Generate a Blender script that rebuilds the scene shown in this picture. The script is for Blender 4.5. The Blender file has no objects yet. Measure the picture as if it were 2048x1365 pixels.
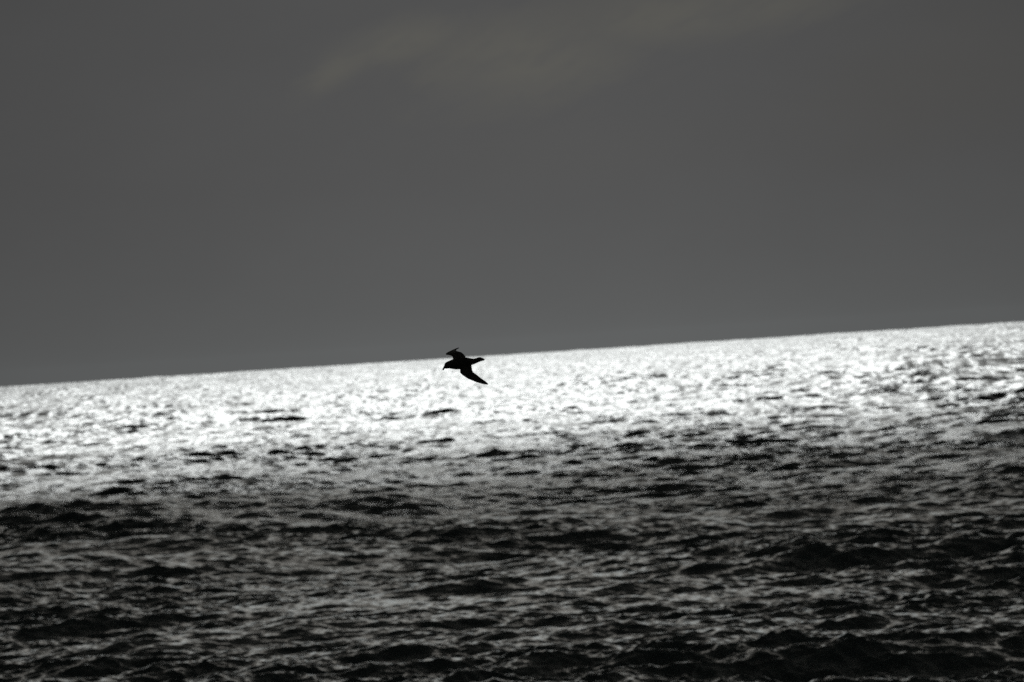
import bpy, bmesh, math, random
import numpy as np
from mathutils import Vector, Matrix
R = math.radians
sc = bpy.context.scene
C = sc.collection

# ------------------------------------------------------------------ camera
CAM_H = 13.0
ROLL, PITCH = R(3.66), R(-0.019)
LENS = 300.0
PX = 36.0 / LENS / 2048.0                     # radians per photo pixel
BIRD_DIST = 95.0
cam = bpy.data.cameras.new('camera'); co = bpy.data.objects.new('camera', cam); C.objects.link(co)
right = Vector((math.cos(ROLL), 0, -math.sin(ROLL)))
fwd = Vector((0, math.cos(PITCH), math.sin(PITCH)))
right = (right - fwd * right.dot(fwd)).normalized()
up = right.cross(fwd)
rot = Matrix((right, up, -fwd)).transposed()
co.matrix_world = Matrix.Translation((0, 0, CAM_H)) @ rot.to_4x4()
cam.lens = LENS; cam.sensor_width = 36; cam.clip_start = 0.5; cam.clip_end = 120000
cam.dof.use_dof = True; cam.dof.focus_distance = BIRD_DIST; cam.dof.aperture_fstop = 6.7
sc.camera = co

# ------------------------------------------------------------------ sky, sun, exposure
SUN_EL, SUN_AZ = R(25), R(1.0)               # behind thin cloud, ahead of the camera
sv = Vector((math.sin(SUN_AZ) * math.cos(SUN_EL), math.cos(SUN_AZ) * math.cos(SUN_EL), math.sin(SUN_EL)))
sl = bpy.data.lights.new('sun', 'SUN'); sl.energy = 0.75; sl.angle = R(5.5); sl.color = (0.965, 1.0, 0.99)
so = bpy.data.objects.new('sun', sl); C.objects.link(so)
so.rotation_euler = (-sv).to_track_quat('-Z', 'Y').to_euler()
so.location = sv * 3000

sc.view_settings.view_transform = 'Standard'; sc.view_settings.look = 'None'
sc.view_settings.exposure = -1.0; sc.view_settings.gamma = 1.0
sc.cycles.use_denoising = False; sc.cycles.denoiser = 'OPENIMAGEDENOISE'
sc.cycles.max_bounces = 8; sc.cycles.use_adaptive_sampling = False
sc.cycles.sample_clamp_indirect = 4.0; sc.cycles.sample_clamp_direct = 4.0

w = bpy.data.worlds.new('World'); sc.world = w; w.use_nodes = True
nt = w.node_tree; nt.nodes.clear()
class G:                                       # tiny node-graph helper
    def __init__(s, nt): s.nt = nt
    def n(s, t, **k):
        a = s.nt.nodes.new(t)
        for p, v in k.items(): setattr(a, p, v)
        return a
    def put(s, sock, v):
        if hasattr(v, 'is_output'): s.nt.links.new(v, sock)
        else: sock.default_value = v
    def m(s, op, a, b=0.0, c=0.0, clamp=False):
        x = s.n('ShaderNodeMath', operation=op, use_clamp=clamp)
        s.put(x.inputs[0], a); s.put(x.inputs[1], b); s.put(x.inputs[2], c)
        return x.outputs[0]
    def rng(s, v, a, b, c=0.0, d=1.0, kind='SMOOTHSTEP'):
        x = s.n('ShaderNodeMapRange', interpolation_type=kind)
        for i, q in enumerate((v, a, b, c, d)): s.put(x.inputs[i], q)
        return x.outputs[0]
    def mix(s, f, a, b, blend='MIX'):
        x = s.n('ShaderNodeMix', data_type='RGBA', blend_type=blend)
        s.put(x.inputs[0], f); s.put(x.inputs[6], a); s.put(x.inputs[7], b)
        return x.outputs[2]
    def xyz(s, a, b, c):
        x = s.n('ShaderNodeCombineXYZ')
        for i, q in enumerate((a, b, c)): s.put(x.inputs[i], q)
        return x.outputs[0]
    def noise(s, v, scale, detail=3, rough=0.5, out='Fac'):
        x = s.n('ShaderNodeTexNoise'); s.put(x.inputs['Vector'], v)
        x.inputs['Scale'].default_value = scale; x.inputs['Detail'].default_value = detail; x.inputs['Roughness'].default_value = rough
        return x.outputs[out]
g = G(nt)
sky = g.n('ShaderNodeTexSky', sky_type='NISHITA', sun_disc=False, sun_elevation=SUN_EL, sun_rotation=SUN_AZ)
hs = g.n('ShaderNodeHueSaturation'); hs.inputs['Saturation'].default_value = 0.25
nt.links.new(sky.outputs[0], hs.inputs['Color'])
d = g.n('ShaderNodeTexCoord').outputs['Generated']
sep = g.n('ShaderNodeSeparateXYZ'); nt.links.new(d, sep.inputs[0])
X, Y, Z = sep.outputs
Yp = g.m('MAXIMUM', Y, 0.05)
az = g.m('DIVIDE', X, Yp); el = g.m('DIVIDE', Z, Yp)        # tangents of azimuth / elevation
# grey overcast, by elevation: dark grey near the horizon, a brighter veil higher up
ramp = g.n('ShaderNodeValToRGB'); cr = ramp.color_ramp
nt.links.new(g.m('POWER', g.m('MAXIMUM', Z, 0.0), 0.5), ramp.inputs[0])
stops = [(0.0, (0.232, 0.241, 0.242)), (0.06, (0.208, 0.213, 0.213)), (0.14, (0.175, 0.176, 0.177)), (0.225, (0.155, 0.156, 0.157)),
         (0.27, (0.88, 1.00, 1.03)), (0.38, (1.66, 1.76, 1.73)), (0.52, (1.10, 1.05, 0.95)), (0.75, (0.50, 0.50, 0.49)), (1.0, (0.50, 0.50, 0.50))]
while len(cr.elements) < len(stops): cr.elements.new(0.5)
for e, (p, c) in zip(cr.elements, stops): e.position = p; e.color = (*c, 1)
base = ramp.outputs[0]
# the sky is lighter towards the veiled sun's azimuth and dimmer away from it
glow = g.m('ADD', 0.72, g.m('MULTIPLY', 0.30, g.m('POWER', 2.718, g.m('MULTIPLY', -260.0, g.m('POWER', g.m('ADD', az, -0.002), 2.0)))))
behind = g.rng(Y, -0.3, 0.7, 0.25, 1.0)
# lighter cloud streak and a faint brown one, drifting with soft broken edges
vec = g.xyz(az, el, 0.0)
rn = g.noise(g.xyz(g.m('MULTIPLY', az, 38.0), g.m('MULTIPLY', el, 75.0), 2.3), 1.0, 5, 0.55)
rn2 = g.noise(g.xyz(g.m('MULTIPLY', az, 130.0), g.m('MULTIPLY', g.m('SUBTRACT', el, g.m('MULTIPLY', az, 0.35)), 330.0), 7.7), 1.0, 4, 0.55)
def blob(cx, cz, rx, rz, ang):
    ca, sa = math.cos(ang), math.sin(ang)
    dx = g.m('SUBTRACT', az, cx); dz = g.m('SUBTRACT', el, cz)
    a = g.m('DIVIDE', g.m('ADD', g.m('MULTIPLY', dx, ca), g.m('MULTIPLY', dz, sa)), rx)
    b = g.m('DIVIDE', g.m('SUBTRACT', g.m('MULTIPLY', dz, ca), g.m('MULTIPLY', dx, sa)), rz)
    return g.m('SQRT', g.m('ADD', g.m('MULTIPLY', a, a), g.m('MULTIPLY', b, b)))
def soft(r, w0=1.25, w1=0.25, k=0.9, k2=0.5):
    v = g.m('ADD', r, g.m('ADD', g.m('MULTIPLY', g.m('SUBTRACT', rn, 0.5), k), g.m('MULTIPLY', g.m('SUBTRACT', rn2, 0.5), k2)))
    return g.rng(v, w1, w0, 1.0, 0.0)
tr = math.tan
def patch(px, py, rx, rz, deg):                # a cloud patch: centre and reach as directions in the sky
    dx, dz = (px - 1024) * PX, (682.5 - py) * PX
    ca, sa = math.cos(ROLL), math.sin(ROLL)
    return blob(dx * ca + dz * sa, dz * ca - dx * sa + PITCH, rx * PX, rz * PX, R(deg) - ROLL)
near_ = g.m('MINIMUM', g.m('MINIMUM', patch(680, 135, 120, 34, 32), patch(800, 85, 130, 45, 14)), g.m('MINIMUM', patch(1050, 125, 230, 90, 4), patch(1430, 25, 300, 60, 8)))
s1 = soft(near_, 1.5, 0.25, 1.9, 1.8)
s2 = soft(patch(1900, 150, 300, 130, 15), 1.6, 0.1)
s3 = soft(patch(1180, 300, 330, 70, 2), 1.5, 0.1, 1.5, 1.2)
c0 = g.mix(g.m('MULTIPLY', g.m('MULTIPLY', s1, g.rng(rn2, 0.32, 0.66, 0.45, 1.0)), 0.78), base, (0.220, 0.215, 0.190, 1))
c0 = g.mix(g.m('MULTIPLY', s3, 0.06), c0, (0.222, 0.216, 0.190, 1))
c0 = g.mix(g.m('MULTIPLY', s2, 0.22), c0, (0.180, 0.170, 0.150, 1))
rb = g.m('ADD', 0.94, g.m('MULTIPLY', rn, 0.12))
tot = g.m('MULTIPLY', g.m('MULTIPLY', glow, behind), rb)
c1 = g.mix(1.0, c0, g.xyz(tot, tot, tot), 'MULTIPLY')
# a little clear-sky light through the cloud
c2 = g.mix(0.97, g.mix(1.0, hs.outputs[0], (0.05, 0.05, 0.05, 1), 'MULTIPLY'), g.mix(1.0, c1, (10, 10, 10, 1), 'MULTIPLY'))
bg = g.n('ShaderNodeBackground'); bg.inputs['Strength'].default_value = 0.1
nt.links.new(c2, bg.inputs['Color'])
ow = g.n('ShaderNodeOutputWorld'); nt.links.new(bg.outputs[0], ow.inputs['Surface'])

# ------------------------------------------------------------------ helpers
def mesh_np(name, V, F, smooth=True):
    me = bpy.data.meshes.new(name)
    V = np.ascontiguousarray(V, dtype=np.float32); F = np.ascontiguousarray(F, dtype=np.int32)
    me.vertices.add(len(V)); me.vertices.foreach_set('co', V.ravel())
    me.loops.add(F.size); me.loops.foreach_set('vertex_index', F.ravel())
    me.polygons.add(len(F)); me.polygons.foreach_set('loop_start', np.arange(0, F.size, F.shape[1], dtype=np.int32))
    me.update(calc_edges=True)
    if smooth: me.polygons.foreach_set('use_smooth', np.ones(len(F), dtype=bool))
    return me
def grid_faces(nr, nc):
    i = (np.arange(nr - 1)[:, None] * nc + np.arange(nc - 1)[None]).ravel()
    return np.stack([i, i + 1, i + 1 + nc, i + nc], 1)
def material(name):
    m = bpy.data.materials.new(name); m.use_nodes = True
    t = m.node_tree; t.nodes.clear(); h = G(t)
    o = h.n('ShaderNodeOutputMaterial')
    return m, h, o
def link(name, me, m, parent=None):
    o = bpy.data.objects.new(name, me); C.objects.link(o); o.parent = parent
    if m: me.materials.append(m)
    return o

# ------------------------------------------------------------------ sea
rng = np.random.default_rng(11)
EARTH = 6371000.0
rs = [6.0]
while rs[-1] < 240: rs.append(rs[-1] * 1.012)
while rs[-1] < 16000: rs.append(rs[-1] * (1 + (0.00036 if rs[-1] < 750 else 0.00055 if rs[-1] < 2200 else 0.0007 if rs[-1] < 5500 else 0.001)))
rr = np.array(rs)
inner = np.arange(-0.080, 0.0801, 0.00027)
o_ = [0.0]; st = 0.0006
while o_[-1] < 0.95: o_.append(o_[-1] + st); st *= 1.13
outer = np.array(o_[1:]) + inner[-1]
th = np.concatenate([-outer[::-1], inner, outer])
nr, nc = len(rr), len(th)
XX = (rr[:, None] * np.sin(th)[None]).astype(np.float32)
YY = (rr[:, None] * np.cos(th)[None]).astype(np.float32)
dr = np.gradient(rr)
DX = np.zeros_like(XX); DY = np.zeros_like(XX); DZ = np.zeros_like(XX)
# gustiness: slow changes of how rough the chop is
GU = np.ones_like(XX)
for _ in range(9):
    L = rng.uniform(35, 160); a = rng.uniform(0, 6.283)
    GU += (0.19 * np.sin(6.283 / L * (math.cos(a) * XX * 1.0 + math.sin(a) * YY * 0.8) + rng.uniform(0, 6.283))).astype(np.float32)
GU = np.clip(GU, 0.75, 1.9)
NW = 230
UN = np.zeros(nr)
WIND = R(-72)                                  # waves run roughly towards the viewer, a little across
for i in range(NW):
    L = 0.36 * (110 / 0.36) ** ((i + rng.uniform()) / NW)
    spread = 0.42 if L > 14 else 0.52 if L > 5 else 0.75
    a = WIND + rng.normal(0, spread)
    k = 6.283185 / L
    octs = math.log2(110 / 0.36) / NW           # octaves per component
    srms = 0.13 if L < 3.5 else 0.105 if L < 8 else 0.07 if L < 14 else 0.036 if L < 30 else 0.042    # rms slope per octave
    A = srms * math.sqrt(2 * octs) / k
    ok = np.nonzero(dr < L / 2.2)[0]
    r1 = ok[-1] + 1 if len(ok) else 0
    UN[r1:] += srms * srms * octs * 0.5        # chop too fine for this row goes to the roughness
    if not r1: continue
    kx, ky = k * math.cos(a), k * math.sin(a)
    ph = (kx * XX[:r1] + ky * YY[:r1]) + np.float32(rng.uniform(0, 6.283))
    s, c = np.sin(ph), np.cos(ph)
    amp = A * (GU[:r1] if L < 8 else 1.0)
    DZ[:r1] += amp * c
    q = 0.75 if L < 3 else 0.5
    DX[:r1] -= q * amp * s * math.cos(a); DY[:r1] -= q * amp * s * math.sin(a)
DZ -= (rr ** 2 / (2 * EARTH))[:, None].astype(np.float32)       # the curve of the earth sets the horizon
V = np.stack([XX + DX, YY + DY, DZ], -1).reshape(-1, 3)
wm, h, o = material('sea_water')
geo = h.n('ShaderNodeNewGeometry')
pos = h.n('ShaderNodeTexCoord').outputs['Object']
def slope(scale, sx, sy, detail, amp, rotz):
    mp = h.n('ShaderNodeMapping'); h.put(mp.inputs[0], pos)
    mp.inputs['Scale'].default_value = (sx, sy, 1); mp.inputs['Rotation'].default_value = (0, 0, rotz)
    col = h.noise(mp.outputs[0], scale, detail, 0.6, 'Color')
    a = h.n('ShaderNodeVectorMath', operation='SUBTRACT'); h.put(a.inputs[0], col); a.inputs[1].default_value = (0.5, 0.5, 0.5)
    b = h.n('ShaderNodeVectorMath', operation='MULTIPLY'); h.put(b.inputs[0], a.outputs[0]); h.put(b.inputs[1], h.xyz(amp, amp, 0.0))
    return b.outputs[0]
acc = geo.outputs['Normal']
fine = h.n('ShaderNodeAttribute', attribute_name='fine_chop').outputs['Fac']
for args in ((2.2, 0.6, 1.0, 2, 0.55, R(18)), (0.50, 0.9, 0.07, 3, h.m('MULTIPLY', fine, 6.0), R(-1)), (0.11, 0.8, 1.0, 2, 0.10, R(25))):
    v = h.n('ShaderNodeVectorMath', operation='ADD'); h.put(v.inputs[0], acc); h.put(v.inputs[1], slope(*args)); acc = v.outputs[0]
nz = h.n('ShaderNodeVectorMath', operation='NORMALIZE'); h.put(nz.inputs[0], acc)
p = h.n('ShaderNodeBsdfPrincipled')
p.inputs['Base Color'].default_value = (0.012, 0.022, 0.023, 1)
h.put(p.inputs['Roughness'], h.m('SQRT', h.m('SQRT', h.m('ADD', 0.145 ** 4, h.m('MULTIPLY', 0.45, h.m('MULTIPLY', fine, fine))))))
p.inputs['IOR'].default_value = 1.333
h.put(p.inputs['Normal'], nz.outputs[0]); h.put(o.inputs['Surface'], p.outputs[0])
me = mesh_np('sea_water', V, grid_faces(nr, nc))
at = me.attributes.new('fine_chop', 'FLOAT', 'POINT'); at.data.foreach_set('value', np.repeat(np.sqrt(UN), nc).astype(np.float32))
sea = link('sea_water', me, wm); sea['kind'] = 'structure'
del XX, YY, DX, DY, DZ, GU, V

# ------------------------------------------------------------------ cloud deck overhead, the sun shining through beyond its edge
CH = 1500.0
OFF = CH / math.tan(SUN_EL)
cm, h, o = material('cloud_vapour')
tl = h.n('ShaderNodeBsdfTranslucent'); tl.inputs['Color'].default_value = (0.80, 0.79, 0.76, 1)
df = h.n('ShaderNodeBsdfDiffuse'); df.inputs['Color'].default_value = (0.75, 0.75, 0.75, 1)
mx = h.n('ShaderNodeMixShader'); h.put(mx.inputs[0], 0.45); h.put(mx.inputs[1], tl.outputs[0]); h.put(mx.inputs[2], df.outputs[0])
h.put(o.inputs['Surface'], mx.outputs[0])
def deck(name, edge0, edge1, x0, x1, nx, ny, seed, thick):
    g_ = np.random.default_rng(seed)
    u = np.linspace(0, 1, nx); v = np.linspace(0, 1, ny)
    xs = x0 + (x1 - x0) * u
    e0 = edge0(xs); e1 = edge1(xs)
    Xg = np.repeat(xs[None], ny, 0); Yg = e0[None] * (1 - v[:, None]) + e1[None] * v[:, None]
    taper = np.minimum(1, np.minimum(v, 1 - v)[:, None] * 14) ** 0.5 * np.minimum(1, np.minimum(u, 1 - u)[None] * 14) ** 0.5
    n = np.zeros_like(Xg); n2 = np.zeros_like(Xg)
    for k in range(26):
        L = 250 * (14 ** g_.uniform()); a = g_.uniform(0, 6.283); b = g_.uniform(0, 6.283)
        t = np.sin(6.283 / L * (math.cos(a) * Xg + math.sin(a) * Yg) + b) * (L / 1500) ** 0.6
        n += t
        if k % 2: n2 += t
    top = CH + taper * (thick + 0.10 * thick * n); bot = CH - taper * (thick * 0.25 + 0.03 * thick * n2)
    A = np.stack([Xg, Yg, top], -1).reshape(-1, 3); B = np.stack([Xg, Yg, bot], -1).reshape(-1, 3)
    F = grid_faces(ny, nx)
    me = mesh_np(name, np.concatenate([A, B]), np.concatenate([F, F[:, ::-1] + nx * ny]))
    ob = link(name, me, cm); ob['kind'] = 'structure'
    return ob
def wavy(base, slope_, parts):
    return lambda x: base + slope_ * x + sum(a * np.sin(6.283 * x / L + p) for a, L, p in parts)
NEAR = 1030.0
deck('cloud_deck', lambda x: np.full_like(x, -5200.0), wavy(NEAR + OFF, 0.25, ((45, 210, 0.4), (70, 520, 2.0), (25, 95, 1.0))), -5000, 5000, 260, 90, 3, 260)
# ------------------------------------------------------------------ the seabird
S = PX * BIRD_DIST / 13.0                      # metres per outline unit
CU, CV = 740.0, 620.0
def P(u, v, w=0.0): return Vector(((u - CU) * S, w, (CV - v) * S))
bm = bmesh.new()
def loft(rings, caps=True):
    vs = [[bm.verts.new(p) for p in r] for r in rings]
    n = len(vs[0])
    for a, b in zip(vs, vs[1:]):
        for i in range(n): bm.faces.new((a[i], a[(i + 1) % n], b[(i + 1) % n], b[i]))
    if caps:
        bm.faces.new(vs[0][::-1]); bm.faces.new(vs[-1])
def body(stations, n=20):
    rings = []
    c = [P(s[0], s[1]) for s in stations]
    for i, (u, v, hh, dd) in enumerate(stations):
        ring = [c[i] + Vector((0, math.sin(t) * dd * S, math.cos(t) * hh * S)) for t in np.linspace(0, 2 * math.pi, n, endpoint=False)]
        rings.append(ring)
    loft(rings)
body([(264, 696, 16, 14), (270, 690, 38, 32), (280, 682, 64, 54), (310, 670, 84, 68), (360, 654, 94, 78), (410, 642, 106, 90), (470, 636, 121, 108), (560, 628, 146, 128),
      (690, 616, 154, 138), (800, 592, 132, 120), (880, 578, 112, 98), (960, 574, 92, 80), (1040, 563, 74, 74), (1110, 538, 66, 84), (1160, 520, 63, 92),
      (1195, 509, 60, 92), (1240, 509, 46, 80), (1280, 512, 31, 60), (1318, 515, 15, 26)])
def wing(stations):
    n = 9
    def out(a, b, k):                          # feather edges run a touch past the bones
        d = math.hypot(b[0] - a[0], b[1] - a[1]) or 1.0
        return a[0] + (a[0] - b[0]) / d * k, a[1] + (a[1] - b[1]) / d * k
    L = [P(*out(a, b, 5), w + dl) for a, b, w, dl in stations]; T = [P(*out(b, a, 11), w) for a, b, w, dl in stations]
    mid = [(a + b) / 2 for a, b in zip(L, T)]
    rings = []
    for i in range(len(stations)):
        ch = T[i] - L[i]; clen = max(ch.length, 0.004)
        sp = mid[min(i + 1, len(mid) - 1)] - mid[max(i - 1, 0)]
        nrm = ch.cross(sp).normalized()
        top, botm = [], []
        for t in np.linspace(0, 1, n):
            x = t
            thk = min(0.016, max(0.0105, clen * 0.11)) * (0.55 + 0.45 * math.sqrt(max(0, math.sin(math.pi * min(1, t * 0.8 + 0.2)))))
            camber = 0.05 * clen * math.sin(math.pi * t)
            q = L[i] + ch * x
            top.append(q + nrm * (camber + thk / 2)); botm.append(q + nrm * (camber - thk / 2))
        rings.append(top + botm[::-1])
    loft(rings)
wing([((640, 620), (935, 590), 0.00, 0), ((688, 755), (966, 680), -0.07, 0), ((686, 850), (984, 795), -0.15, -.01), ((745, 905), (1012, 848), -0.215, -.01),
      ((885, 1000), (1120, 926), -0.29, 0), ((1085, 1085), (1235, 1012), -0.36, 0), ((1215, 1125), (1325, 1076), -0.40, 0), ((1325, 1147), (1385, 1126), -0.43, 0), ((1402, 1152), (1410, 1150), -0.45, 0)])
wing([((540, 600), (850, 560), 0.0, 0), ((498, 505), (818, 465), 0.07, 0), ((487, 440), (772, 394), 0.14, 0), ((442, 402), (700, 334), 0.20, 0),
      ((372, 388), (625, 314), 0.25, 0), ((308, 380), (572, 300), 0.30, 0), ((318, 358), (562, 286), 0.335, 0), ((370, 325), (560, 272), 0.37, 0),
      ((455, 284), (571, 258), 0.41, 0), ((530, 250), (585, 245), 0.44, 0), ((590, 224), (610, 228), 0.465, 0), ((632, 211), (638, 213), 0.48, 0)])
bmesh.ops.recalc_face_normals(bm, faces=bm.faces)
me = bpy.data.meshes.new('seabird'); bm.to_mesh(me); bm.free()
tmp = bpy.data.objects.new('seabird', me); C.objects.link(tmp)
md = tmp.modifiers.new('Remesh', 'REMESH'); md.mode = 'VOXEL'; md.voxel_size = 0.0032; md.use_smooth_shade = True
sm = tmp.modifiers.new('Smooth', 'SMOOTH'); sm.factor = 0.5; sm.iterations = 1
dg = bpy.context.evaluated_depsgraph_get()
new = bpy.data.meshes.new_from_object(tmp.evaluated_get(dg))
bpy.data.objects.remove(tmp); bpy.data.meshes.remove(me)
new.name = 'seabird'
def plumage(name, c1, c2, rough=0.75):
    m, h, o = material(name)
    pos = h.n('ShaderNodeTexCoord').outputs['Object']
    mp = h.n('ShaderNodeMapping'); h.put(mp.inputs[0], pos); mp.inputs['Scale'].default_value = (30, 60, 90)
    f = h.noise(mp.outputs[0], 1.0, 4, 0.6)
    p = h.n('ShaderNodeBsdfPrincipled'); h.put(p.inputs['Base Color'], h.mix(f, (*c1, 1), (*c2, 1)))
    p.inputs['Roughness'].default_value = rough; p.inputs['Specular IOR Level'].default_value = 0.2
    h.put(o.inputs['Surface'], p.outputs[0])
    return m
feather = plumage('silhouette_feathers', (0.010, 0.010, 0.010), (0.022, 0.021, 0.020))  # backlit silhouette put into the colour: near-black, true plumage unknown
horn = plumage('silhouette_horn', (0.012, 0.011, 0.010), (0.022, 0.020, 0.016), 0.5)  # bill colour darkened the same way, to read as backlit
bird = link('seabird', new, feather)
bird['label'] = 'dark seabird in silhouette gliding low over the glittering sea with wings outstretched'
bird['category'] = 'bird'
bu, bv = 868 + CU / 13.0 - 1024, 680 + CV / 13.0 - 682.5
bird.location = Vector((0, 0, CAM_H)) + fwd * BIRD_DIST + right * (bu * PX * BIRD_DIST) - up * (bv * PX * BIRD_DIST)
bird.rotation_euler = (0, ROLL, 0)
# hooked bill
bm = bmesh.new()
bst = [(302, 681, 38, 34), (278, 708, 29, 24), (262, 733, 25, 20), (250, 754, 24, 17), (241, 770, 22, 15), (236, 782, 19, 12), (232, 793, 11, 7)]
rings = []
for i, (u, v, a, b) in enumerate(bst):
    t = (P(*bst[min(i + 1, len(bst) - 1)][:2]) - P(*bst[max(i - 1, 0)][:2])).normalized()
    nn = Vector((0, 1, 0)).cross(t)
    rings.append([P(u, v) + nn * math.cos(q) * a * S + Vector((0, math.sin(q) * b * S, 0)) for q in np.linspace(0, 6.283185, 14, endpoint=False)])
loft(rings); bmesh.ops.recalc_face_normals(bm, faces=bm.faces)
for f in bm.faces: f.smooth = True
me = bpy.data.meshes.new('bill'); bm.to_mesh(me); bm.free()
link('bill', me, horn, bird)
eye_m, h, o = material('eye_gloss')
p = h.n('ShaderNodeBsdfPrincipled'); p.inputs['Base Color'].default_value = (0.004, 0.004, 0.004, 1); p.inputs['Roughness'].default_value = 0.08
h.put(o.inputs['Surface'], p.outputs[0])
for s in (-1, 1):
    bm = bmesh.new(); bmesh.ops.create_uvsphere(bm, u_segments=14, v_segments=10, radius=0.0045)
    bmesh.ops.translate(bm, verts=bm.verts, vec=P(318, 650, s * 65 * S))
    for f in bm.faces: f.smooth = True
    me = bpy.data.meshes.new('eye'); bm.to_mesh(me); bm.free()
    link('eye', me, eye_m, bird)
